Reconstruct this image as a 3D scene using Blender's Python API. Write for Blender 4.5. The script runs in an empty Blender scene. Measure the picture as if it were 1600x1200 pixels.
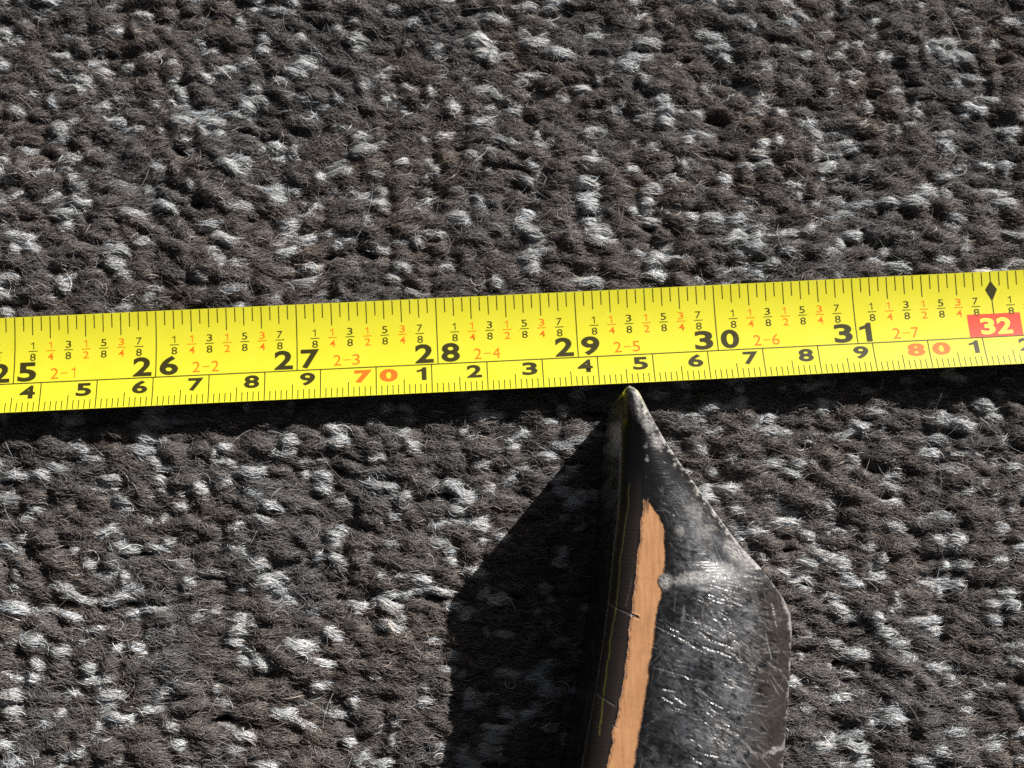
import bpy, bmesh, math
import numpy as np
from mathutils import Vector, Matrix

# ------------------------------------------------------------------ camera, light, exposure
MM = 0.001
sc = bpy.context.scene
col = sc.collection

D = 250.0                                   # camera distance in mm
TILT = math.radians(9.0)
CAM = np.array([-4.0, -D * math.sin(TILT), D * math.cos(TILT)])
F_PX = 2148.0                               # focal length for a 1600 px wide picture
cam_data = bpy.data.cameras.new("camera")
cam = bpy.data.objects.new("camera", cam_data)
col.objects.link(cam)
cam.location = Vector(CAM * MM)
_fw = -CAM / np.linalg.norm(CAM)
_rt = np.array([1.0, 0, 0]) - _fw[0] * _fw                 # picture's right runs along x
_rt = _rt / np.linalg.norm(_rt)
_up = np.cross(_rt, _fw)
_R = np.stack([_rt, _up, -_fw], 1)                         # camera axes in columns
cam.rotation_euler = Matrix(_R.tolist()).to_euler()
cam_data.sensor_width = 36.0
cam_data.lens = 36.0 * F_PX / 1600.0
cam_data.clip_start = 0.005
cam_data.clip_end = 50.0
cam_data.dof.use_dof = True
cam_data.dof.focus_distance = 0.236
cam_data.dof.aperture_fstop = 25.0
sc.camera = cam

SUN_DIR = np.array([1.10, 1.29, 1.0])       # towards the sun
SUN_DIR = SUN_DIR / np.linalg.norm(SUN_DIR)
sun_elev = math.asin(SUN_DIR[2])
sun_az = math.atan2(SUN_DIR[0], SUN_DIR[1])
world = bpy.data.worlds.new("World")
sc.world = world
world.use_nodes = True
wn = world.node_tree
wn.nodes.clear()
sky = wn.nodes.new("ShaderNodeTexSky")
sky.sky_type = 'NISHITA'
sky.sun_disc = False
sky.sun_elevation = sun_elev
sky.sun_rotation = sun_az
sky.dust_density = 4.0
sky.ozone_density = 0.3
bg = wn.nodes.new("ShaderNodeBackground")
bg.inputs["Strength"].default_value = 0.016
wo = wn.nodes.new("ShaderNodeOutputWorld")
hs = wn.nodes.new("ShaderNodeHueSaturation")
hs.inputs["Saturation"].default_value = 0.35     # a hazy, nearly white sky
wn.links.new(sky.outputs[0], hs.inputs["Color"])
wn.links.new(hs.outputs[0], bg.inputs["Color"])
wn.links.new(bg.outputs[0], wo.inputs["Surface"])

sun_data = bpy.data.lights.new("sun", 'SUN')
sun_data.energy = 5.0
sun_data.angle = math.radians(0.5)
sun_data.color = (1.0, 0.965, 0.91)
sun = bpy.data.objects.new("sun", sun_data)
col.objects.link(sun)
sun.rotation_euler = Vector(-SUN_DIR).to_track_quat('-Z', 'Y').to_euler()
sun.location = Vector(SUN_DIR * 2.0)

sc.view_settings.view_transform = 'Standard'
sc.view_settings.look = 'None'
sc.view_settings.exposure = 0.8
sc.cycles.use_denoising = False
sc.view_settings.gamma = 1.0
sc.view_settings.use_curve_mapping = False

# ------------------------------------------------------------------ helpers


def unproject(px, py, z):
    """point of the place (mm) at height z (mm) seen at pixel (px, py) of the 1600x1200 photograph"""
    d = _R @ np.array([(px - 800.0) / F_PX, -(py - 600.0) / F_PX, -1.0])
    k = (z - CAM[2]) / d[2]
    return CAM + d * k


def link(o, parent=None):
    col.objects.link(o)
    if parent is not None:
        o.parent = parent
    return o


def mesh_obj(name, verts, faces, mat, parent=None, smooth=True):
    me = bpy.data.meshes.new(name)
    me.from_pydata([tuple(v) for v in np.asarray(verts) * MM], [], [tuple(f) for f in faces])
    me.update()
    if smooth:
        me.polygons.foreach_set("use_smooth", [True] * len(me.polygons))
    me.materials.append(mat)
    return link(bpy.data.objects.new(name, me), parent)


def new_mat(name):
    m = bpy.data.materials.new(name)
    m.use_nodes = True
    nt = m.node_tree
    return m, nt, nt.nodes["Principled BSDF"]


def make_noise(seed, scale, n=14):
    """smooth 2-D noise of about unit amplitude; scale is its wavelength in mm"""
    r = np.random.RandomState(seed)
    k = r.normal(0, 1, (n, 2)) * 2 * np.pi / scale * 0.8
    p = r.uniform(0, 2 * np.pi, n)

    def f(x, y):
        x = np.asarray(x, float)
        y = np.asarray(y, float)
        a = np.zeros(np.broadcast(x, y).shape)
        for i in range(n):
            a = a + np.sin(k[i, 0] * x + k[i, 1] * y + p[i])
        return a * (1.4 / math.sqrt(n))
    return f


# ------------------------------------------------------------------ materials
def fibre_material():
    m, nt, b = new_mat("wool")
    at = nt.nodes.new("ShaderNodeAttribute")
    at.attribute_name = "tint"
    b.inputs["Roughness"].default_value = 0.55
    b.inputs["Specular IOR Level"].default_value = 0.35
    nt.links.new(at.outputs["Color"], b.inputs["Base Color"])
    tr = nt.nodes.new("ShaderNodeBsdfTranslucent")
    nt.links.new(at.outputs["Color"], tr.inputs["Color"])
    mx = nt.nodes.new("ShaderNodeMixShader")
    mx.inputs[0].default_value = 0.12
    out = nt.nodes["Material Output"]
    nt.links.new(b.outputs[0], mx.inputs[1])
    nt.links.new(tr.outputs[0], mx.inputs[2])
    nt.links.new(mx.outputs[0], out.inputs["Surface"])
    return m


def backing_material():
    m, nt, b = new_mat("carpet_backing")
    n = nt.nodes.new("ShaderNodeTexNoise")
    n.inputs["Scale"].default_value = 900.0
    r = nt.nodes.new("ShaderNodeValToRGB")
    r.color_ramp.elements[0].color = (0.02, 0.018, 0.016, 1)
    r.color_ramp.elements[1].color = (0.07, 0.06, 0.052, 1)
    nt.links.new(n.outputs["Fac"], r.inputs[0])
    nt.links.new(r.outputs[0], b.inputs["Base Color"])
    b.inputs["Roughness"].default_value = 0.95
    return m


def tape_material():
    m, nt, b = new_mat("tape_lacquer")
    tc = nt.nodes.new("ShaderNodeTexCoord")
    n = nt.nodes.new("ShaderNodeTexNoise")
    n.inputs["Scale"].default_value = 260.0
    n.inputs["Detail"].default_value = 6.0
    r = nt.nodes.new("ShaderNodeValToRGB")
    r.color_ramp.elements[0].position = 0.3
    r.color_ramp.elements[0].color = (0.59, 0.55, 0.026, 1)
    r.color_ramp.elements[1].position = 0.75
    r.color_ramp.elements[1].color = (0.62, 0.58, 0.036, 1)
    nt.links.new(tc.outputs["Object"], n.inputs["Vector"])
    nt.links.new(n.outputs["Fac"], r.inputs[0])
    nt.links.new(r.outputs[0], b.inputs["Base Color"])
    b.inputs["Roughness"].default_value = 0.38
    b.inputs["Specular IOR Level"].default_value = 0.28
    # small specks of dirt and a rubbed, uneven gloss
    dn = nt.nodes.new("ShaderNodeTexNoise")
    dn.inputs["Scale"].default_value = 900.0
    dn.inputs["Detail"].default_value = 3.0
    dr = nt.nodes.new("ShaderNodeValToRGB")
    dr.color_ramp.elements[0].position = 0.73
    dr.color_ramp.elements[1].position = 0.78
    dm = nt.nodes.new("ShaderNodeMix")
    dm.data_type = 'RGBA'
    dm.inputs["B"].default_value = (0.30, 0.26, 0.04, 1)
    nt.links.new(tc.outputs["Object"], dn.inputs["Vector"])
    nt.links.new(dn.outputs["Fac"], dr.inputs[0])
    nt.links.new(dr.outputs[0], dm.inputs["Factor"])
    nt.links.new(r.outputs[0], dm.inputs["A"])
    nt.links.new(dm.outputs["Result"], b.inputs["Base Color"])
    gn = nt.nodes.new("ShaderNodeTexNoise")
    gn.inputs["Scale"].default_value = 120.0
    gn.inputs["Detail"].default_value = 8.0
    gr = nt.nodes.new("ShaderNodeMapRange")
    gr.inputs["To Min"].default_value = 0.28
    gr.inputs["To Max"].default_value = 0.50
    nt.links.new(tc.outputs["Object"], gn.inputs["Vector"])
    nt.links.new(gn.outputs["Fac"], gr.inputs["Value"])
    nt.links.new(gr.outputs[0], b.inputs["Roughness"])
    n2 = nt.nodes.new("ShaderNodeTexNoise")
    n2.inputs["Scale"].default_value = 2500.0
    bp = nt.nodes.new("ShaderNodeBump")
    bp.inputs["Strength"].default_value = 0.06
    bp.inputs["Distance"].default_value = 0.0001
    nt.links.new(tc.outputs["Object"], n2.inputs["Vector"])
    nt.links.new(n2.outputs["Fac"], bp.inputs["Height"])
    nt.links.new(bp.outputs[0], b.inputs["Normal"])
    return m


def ink_material(name, rgb):
    m, nt, b = new_mat(name)
    n = nt.nodes.new("ShaderNodeTexNoise")
    tc = nt.nodes.new("ShaderNodeTexCoord")
    n.inputs["Scale"].default_value = 1500.0
    mx = nt.nodes.new("ShaderNodeMix")
    mx.data_type = 'RGBA'
    mx.inputs["A"].default_value = (*rgb, 1)
    mx.inputs["B"].default_value = (min(1, rgb[0] * 1.35), min(1, rgb[1] * 1.35), rgb[2] * 1.2, 1)
    nt.links.new(tc.outputs["Object"], n.inputs["Vector"])
    nt.links.new(n.outputs["Fac"], mx.inputs["Factor"])
    nt.links.new(mx.outputs["Result"], b.inputs["Base Color"])
    b.inputs["Roughness"].default_value = 0.38
    b.inputs["Specular IOR Level"].default_value = 0.28
    return m


M_WOOL = fibre_material()
M_BACK = backing_material()
M_TAPE = tape_material()
INK_BLACK = ink_material("ink_black", (0.030, 0.026, 0.006))
INK_ORANGE = ink_material("ink_orange", (0.58, 0.135, 0.008))
INK_RED = ink_material("ink_red", (0.74, 0.115, 0.010))
INK_BLOCK = ink_material("ink_block", (0.66, 0.055, 0.032))
INK_PALE = ink_material("ink_pale", (0.84, 0.74, 0.08))

# ------------------------------------------------------------------ tape geometry (used by the pile below it too)
TW = 18.0                                     # blade width along its curve, mm
SAG = 1.1                                     # depth of its trough
TR = (8.7 ** 2 + SAG ** 2) / (2 * SAG)
TROLL = math.radians(7.0)                     # the blade leans: its centimetre edge stands higher
TAPE_Z = 1.5                                  # lowest line of the trough


def tape_section(t, up=0.0):
    a = (np.asarray(t, float) - TW / 2) / TR
    c = -(TR - up) * np.sin(a)
    z = TR - (TR - up) * np.cos(a)
    return c * math.cos(TROLL) + z * math.sin(TROLL), z * math.cos(TROLL) - c * math.sin(TROLL)


_ct, _zt = tape_section(0.0)
_e0 = unproject(0, 497.0, _zt + TAPE_Z)
_e1 = unproject(1600, 424.0, _zt + TAPE_Z)
TAX = (_e1 - _e0)[:2]
TAX = TAX / np.linalg.norm(TAX)               # along the blade
TAY = np.array([-TAX[1], TAX[0]])             # across it, towards its inch edge
_i29 = unproject(897.5, 456.5, _zt + TAPE_Z)
TC = _e0[:2] - TAY * _ct
TC = TC + TAX * np.dot(_i29[:2] - TC, TAX)    # axis point at the 29 inch line


def tape_rise(s):
    return 1.5 * np.clip((np.asarray(s, float) + 20) / 110.0, 0, 1.5) ** 1.5


def tape_pt(s, t, up=0.0):
    """s: mm along the blade from the 29 inch line, t: mm across from the inch edge along the curve"""
    s = np.asarray(s, float)
    c, z = tape_section(t, up)
    x = TC[0] + TAX[0] * s + TAY[0] * c
    y = TC[1] + TAX[1] * s + TAY[1] * c
    return np.stack([x, y, z + TAPE_Z + tape_rise(s)], -1)


# ------------------------------------------------------------------ stick outline (used by the pile too)
SH = 28.0                                     # height of the stick's top above the pile
L_PX = [(604, 983), (606, 978.5), (611, 975.5), (618, 974.5), (640, 974), (680, 973), (740, 971), (800, 967), (880, 957), (940, 951),
        (1000, 943), (1083, 930), (1147, 918), (1200, 909)]
R_PX = [(603.5, 987), (605, 993.5), (609, 998), (620, 1004), (650, 1020), (690, 1044), (735, 1074), (775, 1102), (820, 1134),
        (855, 1160), (885, 1188), (910, 1207), (935, 1224), (960, 1234), (985, 1237), (1020, 1237), (1060, 1235),
        (1120, 1231), (1200, 1224)]
z_left = SH - 2.6


def right_drop(py):
    """how far the right rim lies below the top"""
    return float(np.interp(py, [604, 660, 760, 860, 960, 1200], [1.2, 2.5, 4.5, 7.5, 11.0, 11.5]))


_L = np.array([unproject(x, y, z_left) for y, x in L_PX])
_Rr = np.array([unproject(x, y, SH - right_drop(y)) for y, x in R_PX])
# both rails carried on straight, past the picture's lower edge
_L = np.vstack([_L, _L[-1] + (_L[-1] - _L[-4]) / abs(_L[-1, 1] - _L[-4, 1]) * 90.0])
_Rr = np.vstack([_Rr, _Rr[-1] + (_Rr[-1] - _Rr[-4]) / abs(_Rr[-1, 1] - _Rr[-4, 1]) * 90.0])
STICK_Y1 = max(_L[0, 1], _Rr[0, 1])
STICK_Y0 = max(_L[-1, 1], _Rr[-1, 1])


def stick_left(y):
    return np.interp(-np.asarray(y), -_L[:, 1], _L[:, 0])


def stick_right(y):
    return np.interp(-np.asarray(y), -_Rr[:, 1], _Rr[:, 0])


# ------------------------------------------------------------------ carpet
rng = np.random.RandomState(7)
X0, X1, Y0, Y1 = -118.0, 118.0, -94.0, 98.0
back_v = [(-200, -170, -8.0), (200, -170, -8.0), (200, 170, -8.0), (-200, 170, -8.0),
          (-200, -170, -9.5), (200, -170, -9.5), (200, 170, -9.5), (-200, 170, -9.5)]
back_f = [(0, 1, 2, 3), (7, 6, 5, 4), (0, 4, 5, 1), (1, 5, 6, 2), (2, 6, 7, 3), (3, 7, 4, 0)]
carpet = mesh_obj("carpet", back_v, back_f, M_BACK, smooth=False)
carpet["kind"] = "structure"
carpet["label"] = "thick carpet of twisted brown and pale grey wool yarn"
carpet["category"] = "carpet"

PITCH = 2.0
warp = make_noise(1, 60.0)
warp2 = make_noise(2, 12.0)
hump = make_noise(3, 26.0)
bulge = make_noise(4, 9.0)
colour_n = make_noise(5, 22.0)
fleck_n = make_noise(6, 16.0)
STEP = 0.5
xs = np.arange(X0, X1 + STEP, STEP)


def press_down(x, y, z, r):
    """keep the yarn (radius r) below the tape and the stick that lie on it"""
    rx, ry = x - TC[0], y - TC[1]
    s = rx * TAX[0] + ry * TAX[1]
    c = rx * TAY[0] + ry * TAY[1]
    cc_, zc_ = TR * math.sin(TROLL), TR * math.cos(TROLL)
    under = TAPE_Z + tape_rise(s) + zc_ - np.sqrt(np.maximum(TR ** 2 - (np.clip(c, -9, 9) - cc_) ** 2, 0))
    lim = np.where(np.abs(c) < 10.0, under - 0.3, 99.0)
    inside = (y < STICK_Y1 + 1.0) & (x > stick_left(y) - 3.5) & (x < stick_right(y) + 0.5)
    lim = np.where(inside, np.minimum(lim, 0.05), lim)
    return np.minimum(z, lim - r)


def smooth_walk(n, step, size):
    w = np.cumsum(rng.normal(0, 1, n)) * size * math.sqrt(step)
    return w


def srgb(r, g, b):
    v = np.array([r, g, b]) / 255.0
    return np.where(v < 0.04, v / 12.92, ((v + 0.055) / 1.055) ** 2.4)


BROWN = np.array([0.130, 0.116, 0.110])
PALE = np.array([0.475, 0.485, 0.495])


HRES = 0.35
HX, HY = int((X1 - X0) / HRES) + 2, int((Y1 - Y0) / HRES) + 2
HMAP = np.full((HX, HY), -6.0)
HPALE = np.zeros((HX, HY), bool)
_fx = np.arange(X0, X1, HRES)


def note_height(py, pz, pr, pale):
    """record the top of a ply in the height map that the frizz lies on"""
    y = np.interp(_fx, xs, py)
    z = np.interp(_fx, xs, pz)
    r = np.interp(_fx, xs, pr)
    off = np.linspace(-0.97, 0.97, 11)
    Yg = y[:, None] + r[:, None] * off
    Zg = z[:, None] + r[:, None] * np.sqrt(1 - off ** 2)
    ix = np.repeat(np.arange(len(_fx))[:, None], len(off), 1)
    iy = np.clip(np.round((Yg - Y0) / HRES).astype(int), 0, HY - 1)
    np.maximum.at(HMAP, (ix, iy), Zg)
    top = Zg >= HMAP[ix, iy] - 1e-6
    pg = np.interp(_fx, xs, pale.astype(float)) > 0.5
    HPALE[ix[top], iy[top]] = np.repeat(pg[:, None], len(off), 1)[top]


def make_yarn(j, y0, under=False):
    """one row of yarn: it comes up in short stitches, brown or pale, and dips between them"""
    n = len(xs)
    per = np.clip(rng.normal(4.7, 1.3, 130), 2.4, 8.5)
    knots = X0 - rng.uniform(0, 5) + np.concatenate([[0], np.cumsum(per)])
    nk = len(knots)
    ph = np.interp(xs, knots, np.arange(nk))
    cell = np.clip(ph.astype(int), 0, nk - 2)
    fr = ph - cell - 0.5
    yaw = rng.normal(0.06, 0.30, nk)
    big = np.clip(rng.normal(1.0, 0.15, nk), 0.6, 1.35)
    lift = rng.normal(0.0, 0.33, nk)
    shift = rng.normal(0.0, 0.30, nk)
    mids = (knots[:-1] + knots[1:]) / 2
    # a pale stitch every few brown ones
    is_pale = np.zeros(nk, bool)
    at_ = rng.randint(0, 4)
    while at_ < nk - 1:
        is_pale[at_] = True
        at_ += rng.choice([3, 4, 4, 5, 6]) if under else rng.choice([1, 2, 2, 2, 3, 3, 4])
    per_p = per * np.where(is_pale[:-1], 0.95, 1.35)        # pale stitches are the shorter ones
    per = per_p
    knots = knots[0] + np.concatenate([[0], np.cumsum(per)])
    mids = (knots[:-1] + knots[1:]) / 2
    ph = np.interp(xs, knots, np.arange(nk))
    cell = np.clip(ph.astype(int), 0, nk - 2)
    fr = ph - cell - 0.5
    arch = np.cos(np.pi * fr) ** 0.6
    y = y0 + 1.1 * warp(xs, y0) + 0.25 * warp2(xs, y0 * 1.7)
    y = y + yaw[cell] * per[cell] * np.sin(2 * np.pi * fr) / (2 * np.pi) + np.interp(xs, mids, shift[:-1])
    R0 = 1.20
    r = R0 * big[cell] * (0.58 + 0.42 * arch) * np.where(is_pale[cell], 0.90, 1.0) * (1 + 0.14 * warp2(xs * 1.6, y0 * 5.0))
    z = -1.25 + np.where(is_pale[cell], 0.16, 0.0) * arch - 0.85 * (1 - arch) + lift[cell] * arch + 0.32 * hump(xs, y0) - (0.85 if under else 0.0)
    z = press_down(xs, y, z, r + 0.25)
    note_height(y, z, r, is_pale[cell])
    m = 8
    ang = np.arange(m) * 2 * np.pi / m + 0.3
    V = np.stack([np.repeat(xs[:, None], m, 1), y[:, None] + 0.86 * r[:, None] * np.cos(ang),
                  z[:, None] + 0.86 * r[:, None] * np.sin(ang)], -1).reshape(-1, 3)
    i0 = np.arange(n - 1)[:, None] * m
    a0 = np.arange(m)[None, :]
    a1 = (a0 + 1) % m
    Fq = np.stack([i0 + a0, i0 + a1, i0 + m + a1, i0 + m + a0], -1).reshape(-1, 4)
    cb = np.where(is_pale[cell][:, None], PALE[None, :] * 0.8, BROWN[None, :])
    core_c = np.repeat(np.concatenate([cb, np.ones((n, 1))], 1), m, 0)
    # fibres along each stitch
    nf = int((X1 - X0) * (8.0 if under else 13.0))
    s0 = rng.uniform(X0 + 1, X1 - 1, nf)
    p0 = np.interp(s0, knots, np.arange(nk))
    c0 = np.clip(p0.astype(int), 0, nk - 2)
    pale = is_pale[c0]
    keep = pale | (rng.rand(nf) < 0.55)
    s0, c0, pale = s0[keep], c0[keep], pale[keep]
    nf = len(s0)
    ln = per[c0] * np.where(pale, rng.uniform(0.55, 1.08, nf), rng.uniform(0.6, 1.5, nf))
    s0 = np.where(pale, (mids[c0] + 0.25 * (s0 - mids[c0])), s0)
    NP = 7
    tt = np.linspace(0, 1, NP)
    S = s0[:, None] + (tt[None, :] - 0.5) * ln[:, None]
    Sc = np.clip(S, X0, X1)
    iy, iz, ir = np.interp(Sc, xs, y), np.interp(Sc, xs, z), np.interp(Sc, xs, r)
    # pale stitches sweep flat and a little splayed, so their ends do not pinch with the core
    ir = np.where(pale[:, None], np.maximum(ir, 0.72 * R0 * big[c0][:, None]), ir)
    iz = np.where(pale[:, None], 0.5 * iz + 0.5 * np.interp(mids[c0], xs, z)[:, None] - 0.35 * (2 * tt[None, :] - 1) ** 2, iz)
    al0 = rng.uniform(-0.6, np.pi + 0.6, nf)
    spin = np.where(pale, rng.normal(0.16, 0.16, nf), rng.normal(0.12, 0.40, nf))
    al = al0[:, None] + spin[:, None] * (S - s0[:, None])
    rr = rng.uniform(0.78, 1.05, nf)[:, None] * ir
    lf = np.where(rng.rand(nf) < np.where(pale, 0.15, 0.30), rng.exponential(0.25, nf), 0.0)
    side = np.where(rng.rand(nf) < 0.5, 1, -1)
    rr = rr + lf[:, None] * np.clip((tt[None, :] - 0.5) * 2 * side[:, None], 0, 1) ** 2
    wob = np.where(pale, 0.04, 0.09)[:, None]
    p1, p2 = rng.uniform(0, 6.28, (2, nf))
    w1, w2 = rng.uniform(0.9, 2.6, (2, nf))
    P = np.stack([S + wob * np.sin(S * 2.1 + p2[:, None]),
                  iy + rr * np.cos(al) + wob * np.sin(S * w1[:, None] + p1[:, None]),
                  iz + rr * np.sin(al) + wob * np.sin(S * w2[:, None] + p2[:, None])], -1)
    P[..., 2] = press_down(P[..., 0], P[..., 1], P[..., 2], 0.03)
    g = np.where(pale, rng.normal(1.0, 0.14, nf), rng.lognormal(-0.06, 0.36, nf))
    stitch = np.clip(rng.normal(1.0, 0.12, nk), 0.65, 1.3)
    tone = (1.0 + 0.10 * colour_n(s0, y0)) * stitch[c0]
    c = np.where(pale[:, None], PALE[None, :], BROWN[None, :]) * np.clip(g * tone, 0.35, 2.2)[:, None]
    hue = rng.normal(0, 0.05, nf)
    c[:, 0] *= 1 + hue
    c[:, 2] *= 1 - hue
    rad = np.where(pale, 0.046, 0.040) * rng.uniform(0.7, 1.25, nf)
    me = bpy.data.meshes.new("yarn")
    me.from_pydata((V * MM).tolist(), [], Fq.tolist())
    me.polygons.foreach_set("use_smooth", [True] * len(me.polygons))
    ca = me.attributes.new("tint", 'FLOAT_COLOR', 'POINT')
    ca.data.foreach_set("color", core_c.astype(np.float32).ravel())
    me.materials.append(M_WOOL)
    o = link(bpy.data.objects.new("yarn", me), carpet)
    add_curves("fibres", P, np.clip(c, 0, 1), rad, o)
    return o


def add_curves(name, P, tint, rad, parent):
    nf, NP = P.shape[:2]
    hc = bpy.data.hair_curves.new(name)
    hc.add_curves([NP] * nf)
    hc.attributes["position"].data.foreach_set("vector", (P * MM).astype(np.float32).ravel())
    ra = hc.attributes.get("radius") or hc.attributes.new("radius", 'FLOAT', 'POINT')
    taper = np.ones(NP)
    taper[0] = taper[-1] = 0.45
    ra.data.foreach_set("value", (rad[:, None] * taper[None, :] * MM).astype(np.float32).ravel())
    ca = hc.attributes.new("tint", 'FLOAT_COLOR', 'CURVE')
    ca.data.foreach_set("color", np.concatenate([tint, np.ones((nf, 1))], 1).astype(np.float32).ravel())
    hc.materials.append(M_WOOL)
    o = link(bpy.data.objects.new(name, hc), parent)
    o["kind"] = "stuff"
    return o


rows = np.arange(Y0, Y1, PITCH)
for j, y0 in enumerate(rows):
    make_yarn(j, y0 + rng.normal(0, 0.12))
    make_yarn(j, y0 + PITCH / 2 + rng.normal(0, 0.12), True)

# frizz: fine fibres matted over the yarn
def blur(a, n):
    for _ in range(n):
        a = (a + np.roll(a, 1, 0) + np.roll(a, -1, 0)) / 3
        a = (a + np.roll(a, 1, 1) + np.roll(a, -1, 1)) / 3
    return a


HS = blur(HMAP, 2)
HS = np.maximum(HS, HMAP - 0.15)
nf = 330000
cx = rng.uniform(X0 + 4, X1 - 4, nf)
cy = rng.uniform(Y0 + 4, Y1 - 4, nf)
ipale = HPALE[((cx - X0) / HRES).astype(int), ((cy - Y0) / HRES).astype(int)]
ok = ~ipale | (rng.rand(nf) < 0.12)
cx, cy, ipale = cx[ok], cy[ok], ipale[ok]
nf = len(cx)
NP = 6
tt = np.linspace(-0.5, 0.5, NP)
ln = rng.gamma(4.0, 0.52, nf) + 0.7
az = 0.12 * warp(cx, cy) + rng.normal(0, 0.45, nf)
curl = rng.normal(0, 0.38, nf)
A = az[:, None] + curl[:, None] * tt[None, :] * ln[:, None]
fx = cx[:, None] + np.cumsum(np.cos(A) * (ln / NP)[:, None], 1) - 0.5 * ln[:, None] * np.cos(az)[:, None]
fy = cy[:, None] + np.cumsum(np.sin(A) * (ln / NP)[:, None], 1) - 0.5 * ln[:, None] * np.sin(az)[:, None]
gx = np.clip((fx - X0) / HRES, 0, HX - 2)
gy = np.clip((fy - Y0) / HRES, 0, HY - 2)
ix, iy = gx.astype(int), gy.astype(int)
wx, wy = gx - ix, gy - iy
hz = (HS[ix, iy] * (1 - wx) * (1 - wy) + HS[ix + 1, iy] * wx * (1 - wy) + HS[ix, iy + 1] * (1 - wx) * wy + HS[ix + 1, iy + 1] * wx * wy)
fz = hz + rng.uniform(0.0, 0.36, nf)[:, None] + rng.exponential(0.12, nf)[:, None] * (1 - (2 * tt[None, :]) ** 2)
tip_up = np.where(rng.rand(nf) < 0.4, rng.exponential(0.28, nf), 0.0)
fz = fz + tip_up[:, None] * np.clip(2 * tt[None, :], 0, 1) ** 2
fz = press_down(fx, fy, fz, 0.05)
tint = np.where(ipale[:, None], PALE[None, :], BROWN[None, :]) * np.clip(rng.lognormal(-0.10, 0.50, nf), 0.3, 3.0)[:, None]
lightf = rng.rand(nf) < 0.05
tint[lightf & ~ipale] *= 1.9
warm = 0.03 * colour_n(cx + 70, cy) + rng.normal(0, 0.04, nf)
tint[:, 0] *= 1 + warm
tint[:, 2] *= 1 - warm
add_curves("matted_fibres", np.stack([fx, fy, fz], -1), np.clip(tint, 0, 1), rng.uniform(0.026, 0.048, nf), carpet)

# loose fibres standing out of the pile
nf = 1500
NP = 8
cx = rng.uniform(X0, X1, nf)
cy = rng.uniform(Y0, Y1, nf)
az = rng.normal(0, 0.9, nf)
tt = np.linspace(-0.5, 0.5, NP)
ln = rng.gamma(3.0, 1.6, nf) + 1.5
curl = rng.normal(0, 0.13, nf)
A = az[:, None] + curl[:, None] * tt[None, :] * ln[:, None]
stepv = (ln / NP)[:, None]
px_ = cx[:, None] + np.cumsum(np.cos(A) * stepv, 1)
py_ = cy[:, None] + np.cumsum(np.sin(A) * stepv, 1)
arch = rng.exponential(0.5, nf)
pz_ = -0.15 + 0.38 * hump(px_, py_) + arch[:, None] * (1 - (2 * tt[None, :]) ** 2) + rng.uniform(-0.7, 0.3, nf)[:, None]
pz_ = press_down(px_, py_, pz_, 0.05)
tint = np.where(rng.rand(nf)[:, None] < 0.35, PALE[None, :] * 0.8, BROWN[None, :] * 1.6) * rng.uniform(0.7, 1.3, nf)[:, None]
add_curves("loose_fibres", np.stack([px_, py_, pz_], -1), np.clip(tint, 0, 1), rng.uniform(0.016, 0.028, nf), carpet)

# ------------------------------------------------------------------ tape measure
def empty(name, loc, label, cat):
    o = bpy.data.objects.new(name, None)
    o.empty_display_size = 0.01
    o.location = loc
    o["label"] = label
    o["category"] = cat
    col.objects.link(o)
    return o


tape = empty("tape_measure", (0, 0, 0), "yellow steel tape measure blade with inch and centimetre scales lying across the carpet", "tape measure")
S_A, S_B = -135.0, 118.0
ns, ntv = 90, 25
ss = np.linspace(S_A, S_B, ns)
ts = np.linspace(0, TW, ntv)
SS, TT = np.meshgrid(ss, ts, indexing='ij')
top = tape_pt(SS, TT, 0.0).reshape(-1, 3)
bot = tape_pt(SS, TT, -0.16).reshape(-1, 3)
N = len(top)
fc = []
for i in range(ns - 1):
    for k in range(ntv - 1):
        a, b_, c_, d_ = i * ntv + k, i * ntv + k + 1, (i + 1) * ntv + k + 1, (i + 1) * ntv + k
        fc.append((a, b_, c_, d_))
        fc.append((N + d_, N + c_, N + b_, N + a))
    for k in (0, ntv - 1):
        a, d_ = i * ntv + k, (i + 1) * ntv + k
        q = (a, d_, N + d_, N + a)
        fc.append(q if k == 0 else q[::-1])
for i in (0, ns - 1):
    for k in range(ntv - 1):
        a, b_ = i * ntv + k, i * ntv + k + 1
        q = (a, N + a, N + b_, b_)
        fc.append(q if i == 0 else q[::-1])
blade = mesh_obj("blade", np.vstack([top, bot]), fc, M_TAPE, tape)
_md = blade.modifiers.new("edges", 'EDGE_SPLIT')
_md.split_angle = math.radians(50)

INK_UP = 0.02


def flat_to_tape(name, bm, mat, up=INK_UP):
    """cut a flat (s, t) drawing into narrow strips and lay it on the blade's curve"""
    t_lo = min(v.co.y for v in bm.verts)
    t_hi = max(v.co.y for v in bm.verts)
    k = math.ceil(t_lo / 0.5) * 0.5
    while k < t_hi:
        bmesh.ops.bisect_plane(bm, geom=bm.verts[:] + bm.edges[:] + bm.faces[:], plane_co=(0, k, 0), plane_no=(0, 1, 0))
        k += 0.5
    for v in bm.verts:
        p = tape_pt(v.co.x, v.co.y, up) * MM
        v.co = Vector(p)
    bm.normal_update()
    for f in bm.faces:
        if f.normal.z < 0:
            f.normal_flip()
        f.smooth = True
    me = bpy.data.meshes.new(name)
    bm.to_mesh(me)
    bm.free()
    me.materials.append(mat)
    return link(bpy.data.objects.new(name, me), tape)


def quad(bm, s0, t0, s1, t1):
    vs = [bm.verts.new((s, t, 0)) for s, t in ((s0, t0), (s1, t0), (s1, t1), (s0, t1))]
    bm.faces.new(vs)


_glyphs = {}


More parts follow.
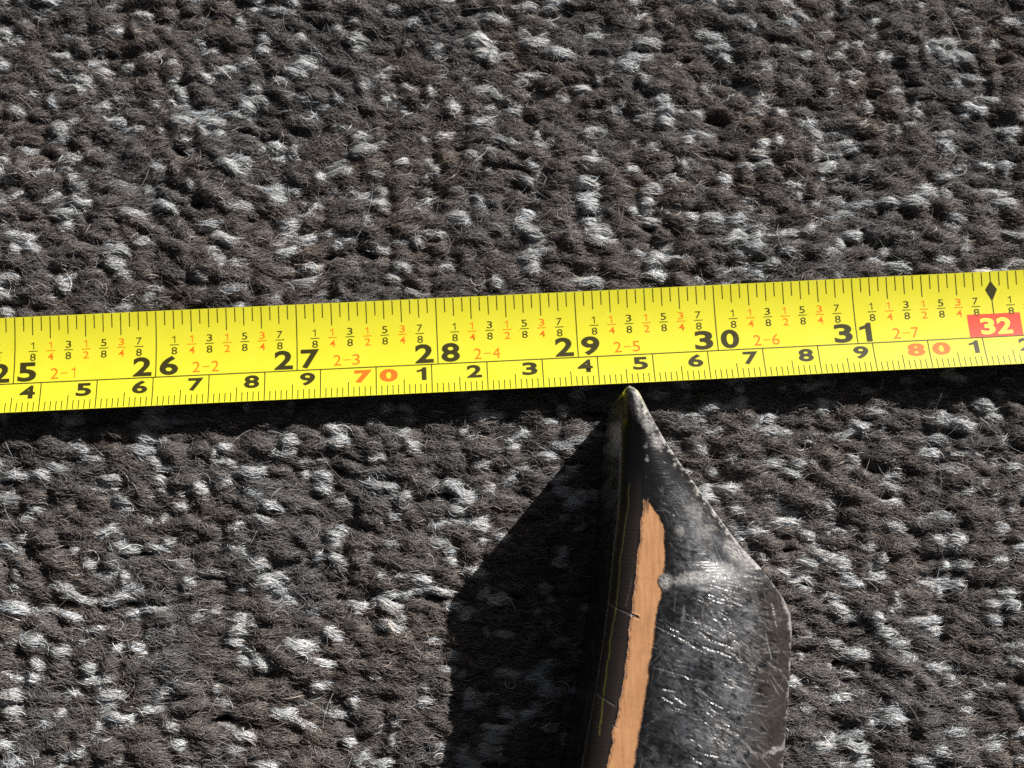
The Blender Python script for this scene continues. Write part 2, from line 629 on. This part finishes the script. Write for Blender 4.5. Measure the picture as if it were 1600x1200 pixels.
def glyph(ch, bold):
    key = (ch, bold)
    if key not in _glyphs:
        cu = bpy.data.curves.new("glyph", 'FONT')
        cu.body = ch
        cu.size = 1.0
        cu.resolution_u = 4
        cu.offset = bold
        ob = bpy.data.objects.new("glyph", cu)
        col.objects.link(ob)
        bpy.context.view_layer.update()
        dg = bpy.context.evaluated_depsgraph_get()
        me = bpy.data.meshes.new_from_object(ob.evaluated_get(dg))
        bpy.data.objects.remove(ob)
        co = np.array([v.co[:2] for v in me.vertices])
        lo, hi = co.min(0), co.max(0)
        polys = [tuple(p.vertices) for p in me.polygons]
        _glyphs[key] = ((co - lo) / (hi - lo), polys, (hi - lo)[0] / (hi - lo)[1])
        bpy.data.meshes.remove(me)
    return _glyphs[key]


def put(bm, ch, s0, s1, t0, t1, bold=0.0):
    """glyph filling the box s0..s1, t0 (its top)..t1 (its foot)"""
    if ch == '1' and bold <= 0.02:
        k = 0.16 / (s1 - s0)
        co = [(1 - k, 0), (1, 0), (1, 1), (1 - k * 0.9, 1), (0.45, 0.86), (0, 0.80), (0, 0.69), (1 - k, 0.76)]
        polys = [(0, 1, 2, 3, 4, 7), (4, 5, 6, 7)]
    elif ch == '1':
        co = [(0.50, 0), (1, 0), (1, 1), (0.64, 1), (0.48, 0.87), (0, 0.78), (0, 0.62), (0.50, 0.70)]
        polys = [(0, 1, 2, 3, 4, 7), (4, 5, 6, 7)]
    else:
        co, polys, _ = glyph(ch, bold)
    vs = [bm.verts.new((s0 + (s1 - s0) * c[0], t1 - (t1 - t0) * c[1], 0)) for c in co]
    for p in polys:
        try:
            bm.faces.new([vs[i] for i in p])
        except ValueError:
            pass


MID = 12.35                                   # the line between both scales
W = 0.185
IN = 25.4
# scale lines
bm = bmesh.new()
_prev = None
for s in np.linspace(S_A, S_B, 110):
    _cur = [bm.verts.new((s, MID - 0.1, 0)), bm.verts.new((s, MID + 0.1, 0))]
    if _prev:
        bm.faces.new((_prev[0], _cur[0], _cur[1], _prev[1]))
    _prev = _cur
flat_to_tape("dividing_line", bm, INK_BLACK, INK_UP + 0.004)
bm = bmesh.new()
for n in range(24 * 16, 34 * 16):
    s = (n / 16.0 - 29) * IN
    if s < S_A + 1 or s > S_B - 1:
        continue
    k = n % 16
    if k == 0:
        e = MID - 0.09
        if n // 16 == 32:
            quad(bm, s - W / 2, 0.1, s + W / 2, 1.8)
            quad(bm, s - W / 2, 5.5, s + W / 2, 7.95)
            continue
    elif k % 8 == 0 or k % 4 == 0:
        e = 4.1
    elif k % 2 == 0:
        e = 3.4
    else:
        e = 2.65
    w = W if k == 0 else W * 0.95
    quad(bm, s - w / 2, 0.1, s + w / 2, e)
flat_to_tape("inch_ticks", bm, INK_BLACK)
bm = bmesh.new()
for n in range(600, 860):
    s = n - 29 * IN
    if s < S_A + 1 or s > S_B - 1:
        continue
    if n % 10 == 0:
        t0 = MID + 0.09
    elif n % 5 == 0:
        t0 = 15.05
    else:
        t0 = 16.1
    w = W if n % 10 == 0 else W * 0.88
    quad(bm, s - w / 2, t0, s + w / 2, TW - 0.08)
flat_to_tape("millimetre_ticks", bm, INK_BLACK)

# inch numbers, one digit on each side of the line
for n in range(24, 34):
    s = (n - 29) * IN
    if s < S_A + 6 or s > S_B - 12:
        continue
    a, b_ = str(n)
    if n == 32:
        bm = bmesh.new()
        quad(bm, s - 4.95, 7.85, s + 4.75, MID - 0.1)
        flat_to_tape("red_block", bm, INK_BLOCK, INK_UP - 0.006)
        bm = bmesh.new()
        put(bm, a, s - 2.75, s - 0.15, 8.65, 11.8, 0.03)
        put(bm, b_, s + 0.25, s + 2.95, 8.65, 11.8, 0.03)
        flat_to_tape("inch_number", bm, INK_PALE, INK_UP + 0.004)
        bm = bmesh.new()
        vs = [bm.verts.new((s + x, t, 0)) for x, t in ((0, 1.7), (1.1, 3.35), (0, 5.6), (-1.1, 3.35))]
        bm.faces.new(vs)
        flat_to_tape("diamond_mark", bm, INK_BLACK, INK_UP + 0.004)
        continue
    bm = bmesh.new()
    put(bm, a, s - 4.1, s - 0.75, 8.4, 12.05, 0.032)
    if b_ == '1':
        put(bm, b_, s + 0.6, s + 2.75, 8.4, 12.05, 0.032)
    else:
        put(bm, b_, s + 0.65, s + 4.0, 8.4, 12.05, 0.032)
    flat_to_tape("inch_number", bm, INK_BLACK, INK_UP + 0.004)
# fractions
FR = [(1, '1', '8'), (2, '1', '4'), (3, '3', '8'), (4, '1', '2'), (5, '5', '8'), (6, '3', '4'), (7, '7', '8')]
for n in range(24, 33):
    for k, u, d in FR:
        s = (n + k / 8.0 - 29) * IN + 0.08
        if s < S_A + 3 or s > S_B - 3:
            continue
        bm = bmesh.new()
        wu = 0.55 if u == '1' else 1.0
        put(bm, u, s - wu / 2 - (0.1 if u == '1' else 0), s + wu / 2 - (0.1 if u == '1' else 0), 4.7, 6.0, 0.004)
        quad(bm, s - 0.8, 6.30, s + 0.8, 6.44)
        put(bm, d, s - 0.52, s + 0.52, 6.8, 8.15, 0.004)
        flat_to_tape("fraction", bm, INK_BLACK if k % 2 else INK_ORANGE)
# feet and inches
for n in range(24, 33):
    s = (n - 29) * IN
    if n == 32 or s < S_A + 3:
        continue
    bm = bmesh.new()
    f = n - 24
    put(bm, '2', s + 6.55, s + 7.95, 9.7, 11.75, 0.0)
    quad(bm, s + 8.35, 10.65, s + 9.65, 10.8)
    dgt = str(f)
    if dgt == '1':
        put(bm, dgt, s + 10.3, s + 10.95, 9.7, 11.75, 0.0)
    else:
        put(bm, dgt, s + 9.95, s + 11.3, 9.7, 11.75, 0.0)
    flat_to_tape("feet_and_inches", bm, INK_ORANGE)
# centimetre numbers
for n in range(61, 86):
    s = n * 10 - 29 * IN
    if s < S_A + 5 or s > S_B - 5:
        continue
    bm = bmesh.new()
    t0, t1 = 12.85, 15.4
    if n % 10 == 0:
        put(bm, str(n // 10), s - 3.95, s - 0.7, t0, t1, 0.05)
        put(bm, '0', s + 0.6, s + 3.9, t0, t1, 0.05)
        flat_to_tape("centimetre_number", bm, INK_RED, INK_UP + 0.004)
    else:
        ch = str(n % 10)
        wd = 1.75 if ch == '1' else 2.75
        put(bm, ch, s - 0.95 - wd, s - 0.95, t0, t1, 0.035)
        flat_to_tape("centimetre_number", bm, INK_BLACK, INK_UP + 0.004)
for a in tape.children:
    pass

# ------------------------------------------------------------------ pointed stick
def stick_materials():
    m, nt, b = new_mat("scuffed_black")
    tc = nt.nodes.new("ShaderNodeTexCoord")
    at = nt.nodes.new("ShaderNodeAttribute")
    at.attribute_name = "wear_and_light"
    sep = nt.nodes.new("ShaderNodeSeparateColor")
    nt.links.new(at.outputs["Color"], sep.inputs[0])
    mp = nt.nodes.new("ShaderNodeMapping")
    mp.inputs["Rotation"].default_value = (0, 0, math.radians(28))
    mp.inputs["Scale"].default_value = (1.0, 8.0, 1.0)
    nt.links.new(tc.outputs["Object"], mp.inputs["Vector"])
    haze = nt.nodes.new("ShaderNodeTexNoise")
    haze.inputs["Scale"].default_value = 170.0
    haze.inputs["Detail"].default_value = 9.0
    haze.inputs["Roughness"].default_value = 0.7
    nt.links.new(tc.outputs["Object"], haze.inputs["Vector"])
    fine = nt.nodes.new("ShaderNodeTexNoise")
    fine.inputs["Scale"].default_value = 420.0
    fine.inputs["Detail"].default_value = 6.0
    nt.links.new(mp.outputs[0], fine.inputs["Vector"])
    # wear: red = pale abrasion and painted reflection, green = dull haze and painted sheen, blue = brown tint
    ml = nt.nodes.new("ShaderNodeMath")
    ml.operation = 'MULTIPLY'
    rp = nt.nodes.new("ShaderNodeValToRGB")
    rp.color_ramp.elements[0].position = 0.36
    rp.color_ramp.elements[1].position = 0.72
    nt.links.new(haze.outputs["Fac"], rp.inputs[0])
    nt.links.new(rp.outputs[0], ml.inputs[0])
    nt.links.new(sep.outputs[1], ml.inputs[1])
    c1 = nt.nodes.new("ShaderNodeMix")
    c1.data_type = 'RGBA'
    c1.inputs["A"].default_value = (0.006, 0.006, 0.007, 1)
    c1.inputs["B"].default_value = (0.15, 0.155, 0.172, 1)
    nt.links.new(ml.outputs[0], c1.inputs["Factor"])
    c2 = nt.nodes.new("ShaderNodeMix")
    c2.data_type = 'RGBA'
    c2.inputs["B"].default_value = (0.036, 0.028, 0.023, 1)
    nt.links.new(sep.outputs[2], c2.inputs["Factor"])
    nt.links.new(c1.outputs["Result"], c2.inputs["A"])
    c3 = nt.nodes.new("ShaderNodeMix")
    c3.data_type = 'RGBA'
    c3.inputs["B"].default_value = (0.50, 0.485, 0.47, 1)
    nt.links.new(sep.outputs[0], c3.inputs["Factor"])
    nt.links.new(c2.outputs["Result"], c3.inputs["A"])
    nt.links.new(c3.outputs["Result"], b.inputs["Base Color"])
    rr = nt.nodes.new("ShaderNodeMapRange")
    rr.inputs["To Min"].default_value = 0.20
    rr.inputs["To Max"].default_value = 0.40
    nt.links.new(ml.outputs[0], rr.inputs["Value"])
    nt.links.new(rr.outputs[0], b.inputs["Roughness"])
    b.inputs["Specular IOR Level"].default_value = 0.5
    bp = nt.nodes.new("ShaderNodeBump")
    bp.inputs["Strength"].default_value = 0.16
    bp.inputs["Distance"].default_value = 0.0004
    nt.links.new(fine.outputs["Fac"], bp.inputs["Height"])
    nt.links.new(bp.outputs[0], b.inputs["Normal"])

    w, nt, b = new_mat("bare_wood")
    tc = nt.nodes.new("ShaderNodeTexCoord")
    mp = nt.nodes.new("ShaderNodeMapping")
    mp.inputs["Scale"].default_value = (9.0, 1.0, 1.0)
    mp.inputs["Rotation"].default_value = (0, 0, math.radians(-10))
    nt.links.new(tc.outputs["Object"], mp.inputs["Vector"])
    g = nt.nodes.new("ShaderNodeTexNoise")
    g.inputs["Scale"].default_value = 180.0
    g.inputs["Detail"].default_value = 8.0
    nt.links.new(mp.outputs[0], g.inputs["Vector"])
    r = nt.nodes.new("ShaderNodeValToRGB")
    r.color_ramp.elements[0].position = 0.3
    r.color_ramp.elements[0].color = (0.35, 0.165, 0.074, 1)
    r.color_ramp.elements[1].position = 0.7
    r.color_ramp.elements[1].color = (0.45, 0.235, 0.108, 1)
    nt.links.new(g.outputs["Fac"], r.inputs[0])
    at = nt.nodes.new("ShaderNodeAttribute")
    at.attribute_name = "wear_and_light"
    sp = nt.nodes.new("ShaderNodeSeparateColor")
    nt.links.new(at.outputs["Color"], sp.inputs[0])
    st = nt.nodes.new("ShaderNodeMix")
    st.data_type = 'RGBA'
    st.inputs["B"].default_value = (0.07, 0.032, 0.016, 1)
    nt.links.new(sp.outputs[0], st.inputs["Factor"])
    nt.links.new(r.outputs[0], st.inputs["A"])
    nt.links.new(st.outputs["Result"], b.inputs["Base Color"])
    b.inputs["Roughness"].default_value = 0.6
    b.inputs["Specular IOR Level"].default_value = 0.3
    wb = nt.nodes.new("ShaderNodeBump")
    wb.inputs["Strength"].default_value = 0.35
    wb.inputs["Distance"].default_value = 0.0002
    nt.links.new(g.outputs["Fac"], wb.inputs["Height"])
    nt.links.new(wb.outputs[0], b.inputs["Normal"])
    y, nt, b = new_mat("yellow_seam_reflection")  # yellow reflection on the seam, painted as a colour
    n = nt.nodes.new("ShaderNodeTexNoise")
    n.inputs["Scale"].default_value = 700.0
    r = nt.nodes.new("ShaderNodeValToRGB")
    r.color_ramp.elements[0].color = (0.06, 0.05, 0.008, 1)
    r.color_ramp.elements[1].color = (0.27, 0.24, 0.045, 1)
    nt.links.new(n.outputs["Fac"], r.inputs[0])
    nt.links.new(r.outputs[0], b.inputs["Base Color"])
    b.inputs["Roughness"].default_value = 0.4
    return m, w, y


M_STICK, M_WOOD, M_SEAM_REFL = stick_materials()
stick = empty("pointed_stick", (0, 0, 0), "scuffed black pointed stick end with a bare orange wood stripe, its tip at the tape", "stick")

srng = np.random.RandomState(21)
fine_y = np.arange(STICK_Y1, unproject(1000, 1275, SH)[1], -0.115)
coarse_y = np.linspace(fine_y[-1] - 0.5, STICK_Y0 + 0.5, 60)
SY = np.concatenate([fine_y, coarse_y])
SY[0] -= 0.02
NU = 300
# across: base left, wall, top, right flank, base right
u_top = np.linspace(0, 1, NU)
edge_n = make_noise(31, 6.0)
big_n = make_noise(32, 18.0)
ring = []
for y in SY:
    L = float(stick_left(y))
    R = float(stick_right(y))
    w = max(R - L, 0.25)
    if R < L + 0.25:
        mid = (L + R) / 2
        L, R = mid - 0.125, mid + 0.125
    dt = STICK_Y1 - y                               # distance from the tip
    x = L + (R - L) * u_top
    dl = x - L
    dr = R - x
    lw = min(3.6, 0.55 * w)
    ld = 2.6 * min(1, w / 6.0 + 0.15)
    zt_ = SH - ld * np.clip(1 - dl / lw, 0, 1) ** 1.7
    rd = float(np.interp(dt, [0, 6, 18, 30, 42, 72], [1.2, 2.5, 4.5, 7.5, 11.0, 11.5]))
    rw = min(15.0, 0.62 * w)
    zt_ = zt_ - rd * np.clip(1 - dr / rw, 0, 1) ** 2.0
    # worn chamfer along the slanting side
    ch = min(1.3, 0.2 * w) * np.interp(dt, [0, 30, 40], [1, 1, 0.3])
    zt_ = zt_ - 1.5 * np.clip(1 - dr / max(ch, 0.05), 0, 1) * ch
    # blunt nose
    zt_ = zt_ - 1.6 * max(0.0, 1 - dt / 1.6) ** 2
    zt_ = zt_ + 0.05 * big_n(x, y)
    flare = min(1.0, dt / 8.0)
    wall_h = zt_[0]
    wv = np.array([0.0, 0.15, 0.4, 0.7, 0.88])
    wall_x = L - (1 - wv) * (0.5 + 1.0 * flare)
    wall_z = -0.4 + (wall_h + 0.4) * wv
    rv = np.array([0.93, 0.8, 0.5, 0.2, 0.0])
    right_x = R - (1 - rv) ** 2 * 1.2 * min(1.0, w / 8) + 0.12 * (1 - abs(2 * rv - 1)) * min(1, w / 10)
    right_z = -0.4 + (zt_[-1] + 0.4) * rv
    X = np.concatenate([wall_x, x, right_x])
    Z = np.concatenate([wall_z, zt_, right_z])
    ring.append(np.stack([X, np.full(len(X), y), Z], -1))
G = np.array(ring)                                     # stations x ring x 3
NS, NR = G.shape[:2]

# where each surface point lies, in the drawing coordinates of the photograph, to place wear and stripe
rel = G - CAM
cc = rel @ _R
PX = 800 + F_PX * cc[..., 0] / -cc[..., 2]
PY = 600 - F_PX * cc[..., 1] / -cc[..., 2]
is_top = np.zeros((NS, NR), bool)
is_top[:, 5:5 + NU] = True
px_noise = make_noise(41, 14.0)
px_noise2 = make_noise(42, 5.0)
jx = 0.8 * px_noise(PX * 0.2, PY * 0.35) + 0.35 * px_noise2(PX * 0.2, PY)

st_l = np.interp(PY, [782, 800, 830, 880, 930, 1000, 1060, 1100, 1150, 1200, 1800], [1005, 1004, 1001, 996, 990, 982, 975, 968, 958, 950, 830])
st_r = np.interp(PY, [782, 795, 805, 830, 870, 895, 935, 960, 1030, 1120, 1200, 1800], [1013, 1022, 1032, 1038, 1040, 1036, 1032, 1026, 1017, 1004, 990, 870])
wood = is_top & (PX > st_l + jx) & (PX < st_r - 0.8 * jx) & (PY > 780 + 3 * px_noise2(PX, PY * 0.1))
wood &= ~(((PX - 1040) / 12.0) ** 2 + ((PY - 908) / 13.0) ** 2 < 1)          # a pale knock bites into it
for (x0, y0, x1, y1, wd) in ((975, 955, 1003, 966, 2.6),):
    d = np.abs((x1 - x0) * (PY - y0) - (y1 - y0) * (PX - x0)) / math.hypot(x1 - x0, y1 - y0)
    wood &= ~((d < wd) & (PX > x0) & (PX < x1 - 4))
seam_x = np.interp(PY, [760, 800, 880, 933, 1000, 1061, 1147, 1200, 1800], [984, 980, 968.7, 964.7, 954, 946, 936.7, 927, 820])
seam_refl = is_top & (np.abs(PX - seam_x - 0.5 * jx) < 0.62) & (PY > 755)  # thin strip that carries the painted seam reflection
seam_refl &= (PY < 1150)

# wear fields
_f1, _f2, _f3 = make_noise(51, 30.0, 20), make_noise(52, 11.0, 24), make_noise(53, 4.5, 24)
FRACT = 0.5 * _f1(PX, PY) + 0.38 * _f2(PX, PY) + 0.3 * _f3(PX, PY)
GRAIN = 0.5 * _f3(PX * 1.7 + 40, PY * 1.7) + 0.5 * _f3(PX * 0.9 + PY * 0.5 + 90, PY * 2.2 - PX * 1.1)
STRETCH = 0.6 * _f2(PX * 0.5 + PY * 0.25, PY * 1.2 - PX * 0.6) + 0.5 * _f3(PX * 0.35 + PY * 0.15, PY - PX * 0.45)
pale = np.zeros((NS, NR))
relief = np.zeros((NS, NR))
haze_sheen = np.zeros((NS, NR))
brown = np.zeros((NS, NR))
Rpx = np.interp(PY, [a for a, _ in R_PX] + [1800], [b for _, b in R_PX] + [1140])
dR = Rpx - PX
width = np.maximum(Rpx - st_r, 1)
tip_fade = np.clip((PY - 740) / 120.0, 0, 1)
haze_sheen = np.where(is_top, np.clip((PX - st_r) / 25.0, 0, 1) * (0.12 + 0.88 * tip_fade), 0.1)
haze_sheen *= np.clip(0.7 + 0.45 * FRACT + 0.35 * STRETCH, 0.05, 1.3)
brown = np.clip((72 - dR + 26 * FRACT + 14 * STRETCH) / 60.0, 0, 0.65) * np.clip((PY - 900) / 40.0, 0, 1) * is_top
brown = np.maximum(brown, 0.75 * np.clip((st_l - PX) / 6.0, 0, 1) * np.clip((PY - 720) / 90.0, 0, 1) * is_top)
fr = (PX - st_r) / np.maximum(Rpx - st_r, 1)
haze_sheen *= np.where(is_top, 0.45 + 0.75 * np.exp(-((fr - 0.55) / 0.24) ** 2), 1)  # lighter middle band: sheen painted into the scuff haze
haze_sheen *= 1 - 0.6 * brown


def ell(cx, cy, rx, ry, rot=0.0, amp=0.8, rag=0.35):
    amp *= 1.05
    """ragged patch"""
    c, s = math.cos(rot), math.sin(rot)
    u = ((PX - cx) * c + (PY - cy) * s) / rx
    v = (-(PX - cx) * s + (PY - cy) * c) / ry
    d = u * u + v * v + rag * (1.1 * FRACT + 0.5 * STRETCH)
    np.maximum(pale, amp * np.clip((1.0 - d) * 0.9, 0, 1) * np.clip(0.62 + 0.5 * GRAIN, 0.1, 1.15) * is_top, out=pale)


def streak(x0, y0, x1, y1, wd, amp):
    L_ = math.hypot(x1 - x0, y1 - y0)
    bx = (PX > min(x0, x1) - wd - 2) & (PX < max(x0, x1) + wd + 2) & (PY > min(y0, y1) - wd - 2) & (PY < max(y0, y1) + wd + 2) & is_top
    if not bx.any():
        return
    qx, qy = PX[bx], PY[bx]
    t = ((qx - x0) * (x1 - x0) + (qy - y0) * (y1 - y0)) / L_ ** 2
    d = np.abs((x1 - x0) * (qy - y0) - (y1 - y0) * (qx - x0)) / L_
    prof = np.clip(1 - d / (wd * np.sqrt(np.clip(4 * t * (1 - t), 0.02, 1))), 0, 1) * ((t > 0) & (t < 1))
    prof = prof * prof * (3 - 2 * prof) * np.clip(0.75 + 0.45 * px_noise2(qx * 0.8, qy * 0.8), 0, 1.1)
    pale[bx] = np.maximum(pale[bx], 0.62 * amp * prof)
    relief[bx] = np.minimum(relief[bx], -0.14 * min(1.0, amp * 1.6) * min(wd / 1.4, 1.6) * prof)


# worn slanting rim and the bare patch at the tip
rim = np.clip(1 - (dR - 1.5) / np.clip(7.5 + 6.0 * FRACT, 3, 20), 0, 1) * (PY < 890) * is_top
pale = np.maximum(pale, 1.0 * np.clip(rim * 1.5, 0, 1) * np.clip(0.8 + 0.3 * GRAIN, 0.2, 1))
rim2 = np.clip(1 - dR / np.clip(3.0 + 3.5 * FRACT, 0.8, 10), 0, 1) * (PY >= 880) * is_top
pale = np.maximum(pale, 0.55 * np.clip(rim2 * 1.3, 0, 1))
ell(992, 632, 11, 32, -0.25, 0.7, 0.12)
ell(1012, 660, 13, 20, -0.5, 0.5, 0.25)
ell(1026, 692, 10, 16, -0.4, 0.55, 0.45)
ell(1009, 700, 5, 9, 0.1, 0.5, 0.5)
ell(1011, 716, 4, 6, 0, 0.45, 0.5)
ell(1062, 828, 8, 10, -0.5, 0.38, 0.5)
ell(1085, 800, 14, 20, -0.6, 0.30, 0.8)
ell(1100, 830, 18, 24, -0.6, 0.28, 0.9)
ell(1150, 862, 26, 16, 0.8, 0.52, 0.4)
ell(1168, 880, 22, 16, 0.9, 0.48, 0.35)
ell(1039, 908, 16, 16, 0, 0.75, 0.2)
ell(1085, 904, 38, 14, -0.12, 0.95, 0.3)
ell(1125, 898, 34, 18, 0.0, 0.55, 0.5)
ell(1098, 920, 14, 4, 0.1, 0.75, 0.4)
ell(1228, 945, 5, 20, -0.35, 0.6, 0.3)
ell(1212, 1172, 26, 6, -0.45, 0.6, 0.5)
ell(1232, 1122, 8, 4, 0, 0.5, 0.4)
ell(1150, 1010, 26, 8, -0.5, 0.35, 0.6)
streak(1095, 930, 1160, 1022, 5, 0.30)
streak(1070, 945, 1066, 985, 5, 0.3)
streak(1100, 945, 1095, 990, 5, 0.25)
streak(1205, 940, 1214, 980, 3.5, 0.6)
streak(1196, 985, 1206, 1030, 3, 0.5)
groups = [(srng.uniform(900, 1205), np.clip(srng.normal(0.58, 0.2), 0.1, 0.9), srng.normal(0.42, 0.22)) for _ in range(52)]
for gy_, gf_, ga in groups:                              # scratches come in parallel bunches
    xl = np.interp(gy_, [760, 870, 1030, 1200], [1030, 1045, 1022, 998])
    xr = np.interp(gy_, [a for a, _ in R_PX], [b for _, b in R_PX])
    gx_ = xl + (xr - xl) * gf_
    bright = srng.uniform(0.15, 0.65)
    for _ in range(srng.randint(5, 16)):
        cx_ = gx_ + srng.normal(0, 13)
        py = gy_ + srng.normal(0, 11)
        an = ga + srng.normal(0, 0.07)
        ll = srng.gamma(2.0, 4.5) + 3
        streak(cx_ - ll * math.cos(an), py - ll * math.sin(an), cx_ + ll * math.cos(an), py + ll * math.sin(an),
               srng.uniform(0.8, 1.7), bright * srng.uniform(0.4, 1.5))
for _ in range(520):                                     # and singly
    py = srng.uniform(760, 1205)
    xl = np.interp(py, [760, 870, 1030, 1200], [1030, 1045, 1022, 998])
    xr = np.interp(py, [a for a, _ in R_PX], [b for _, b in R_PX])
    cx_ = srng.uniform(xl, xr)
    an = srng.uniform(-1.5, 1.5) if py > 900 else srng.normal(0.95, 0.35)
    ll = srng.gamma(2.0, 5.0) + 2
    streak(cx_ - ll * math.cos(an), py - ll * math.sin(an), cx_ + ll * math.cos(an), py + ll * math.sin(an),
           srng.uniform(0.7, 1.2), srng.uniform(0.05, 0.30))
for _ in range(26):                                      # a few broad, deep ones
    py = srng.uniform(930, 1205)
    cx_ = srng.uniform(1060, 1185) - 0.12 * (py - 930)
    an = srng.normal(0.42, 0.16)
    ll = srng.uniform(7, 19)
    streak(cx_ - ll * math.cos(an), py - ll * math.sin(an), cx_ + ll * math.cos(an), py + ll * math.sin(an),
           srng.uniform(2.0, 3.6), srng.uniform(0.5, 0.9))
for _ in range(90):
    py = srng.uniform(640, 1205)
    xl = np.interp(py, [605, 700, 870, 1200], [985, 985, 1040, 1000])
    xr = np.interp(py, [a for a, _ in R_PX], [b for _, b in R_PX])
    cx_ = srng.uniform(xl, xr)
    streak(cx_ - 1.5, py - 0.5, cx_ + 1.5, py + 0.8, srng.uniform(0.7, 1.2), srng.uniform(0.15, 0.5))
# knocks on the dark edge, left of the stripe
for (x0, y0, x1, y1, wd, am) in ((935, 900, 952, 930, 1.3, 0.4), (948, 942, 974, 955, 2.2, 0.5), (970, 952, 1000, 967, 3.4, 0.6),
                                 (930, 1082, 965, 1105, 2.6, 0.35), (955, 1132, 968, 1140, 1.6, 0.3), (988, 905, 977, 950, 1.2, 0.3)):
    streak(x0, y0, x1, y1, wd, am)
# grey streaks painted as reflections on the side wall by the tip
wall = np.zeros((NS, NR), bool)
wall[:, :5] = True
pale = np.where(wall & (PY < 860), np.clip(0.10 + 0.12 * px_noise2(PX * 1.5, PY * 0.15), 0, 0.35) * np.clip((860 - PY) / 120, 0, 1), pale)
haze_sheen[wall] = 0.25

# relief that goes with the marks
G[..., 2] += np.where(is_top, relief + 0.03 * pale * px_noise2(PX * 1.3, PY * 1.3), 0)
G[..., 2] -= np.where(wood, 0.10, 0.0)

idx = np.arange(NS * NR).reshape(NS, NR)
a = idx[:-1, :-1].ravel()
b_ = idx[:-1, 1:].ravel()
c_ = idx[1:, 1:].ravel()
d_ = idx[1:, :-1].ravel()
quads = np.stack([a, d_, c_, b_], -1)
wf = (wood[:-1, :-1].astype(int) + wood[:-1, 1:] + wood[1:, 1:] + wood[1:, :-1]).ravel() >= 2
gf = (seam_refl[:-1, :-1].astype(int) + seam_refl[:-1, 1:] + seam_refl[1:, 1:] + seam_refl[1:, :-1]).ravel() >= 2
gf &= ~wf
Vall = G.reshape(-1, 3)
grime_shade = np.clip(1 - (np.minimum(0.6 * (PX - st_l - jx), st_r - 0.8 * jx - PX) + 0.8 * px_noise2(PX, PY)) / 2.6, 0, 1)  # edge grime, widened on the left to paint in that side's shade
grime_shade = np.maximum(grime_shade, np.clip(1 - (PY - 783 - 8 * px_noise2(PX * 0.6, PY * 0.05)) / 16.0, 0, 1)) * 0.85
grime_shade = np.maximum(grime_shade, 0.12 * np.clip(FRACT, 0, 1))
pale = np.where(wood, grime_shade, pale)
wear_and_light = np.stack([np.clip(pale, 0, 1), np.clip(haze_sheen, 0, 1), np.clip(brown, 0, 1), np.ones_like(pale)], -1).reshape(-1, 4)


def sub_mesh(name, faces, mat, parent, extra=()):
    used = np.unique(np.concatenate([faces.ravel()] + [np.array(e) for e in extra]))
    f = np.searchsorted(used, faces).tolist()
    back = {int(u): i for i, u in enumerate(used)}
    for e in extra:
        f.append([back[int(i)] for i in e])
    me = bpy.data.meshes.new(name)
    me.from_pydata((Vall[used] * MM).tolist(), [], f)
    me.polygons.foreach_set("use_smooth", [True] * len(me.polygons))
    ca = me.attributes.new("wear_and_light", 'FLOAT_COLOR', 'POINT')
    ca.data.foreach_set("color", wear_and_light[used].astype(np.float32).ravel())
    me.materials.append(mat)
    return link(bpy.data.objects.new(name, me), parent)


body_f = quads[~wf & ~gf]
under = [(int(idx[i, 0]), int(idx[i, -1]), int(idx[i + 1, -1]), int(idx[i + 1, 0])) for i in range(NS - 1)]
caps = [tuple(int(i) for i in idx[0, :]), tuple(int(i) for i in idx[-1, ::-1])]
sub_mesh("body", body_f, M_STICK, stick, under + caps)
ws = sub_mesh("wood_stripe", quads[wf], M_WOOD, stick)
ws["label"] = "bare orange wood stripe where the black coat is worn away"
gl = sub_mesh("seam_reflection", quads[gf], M_SEAM_REFL, stick)
gl["label"] = "thin yellow reflection painted along the seam of the dark edge"
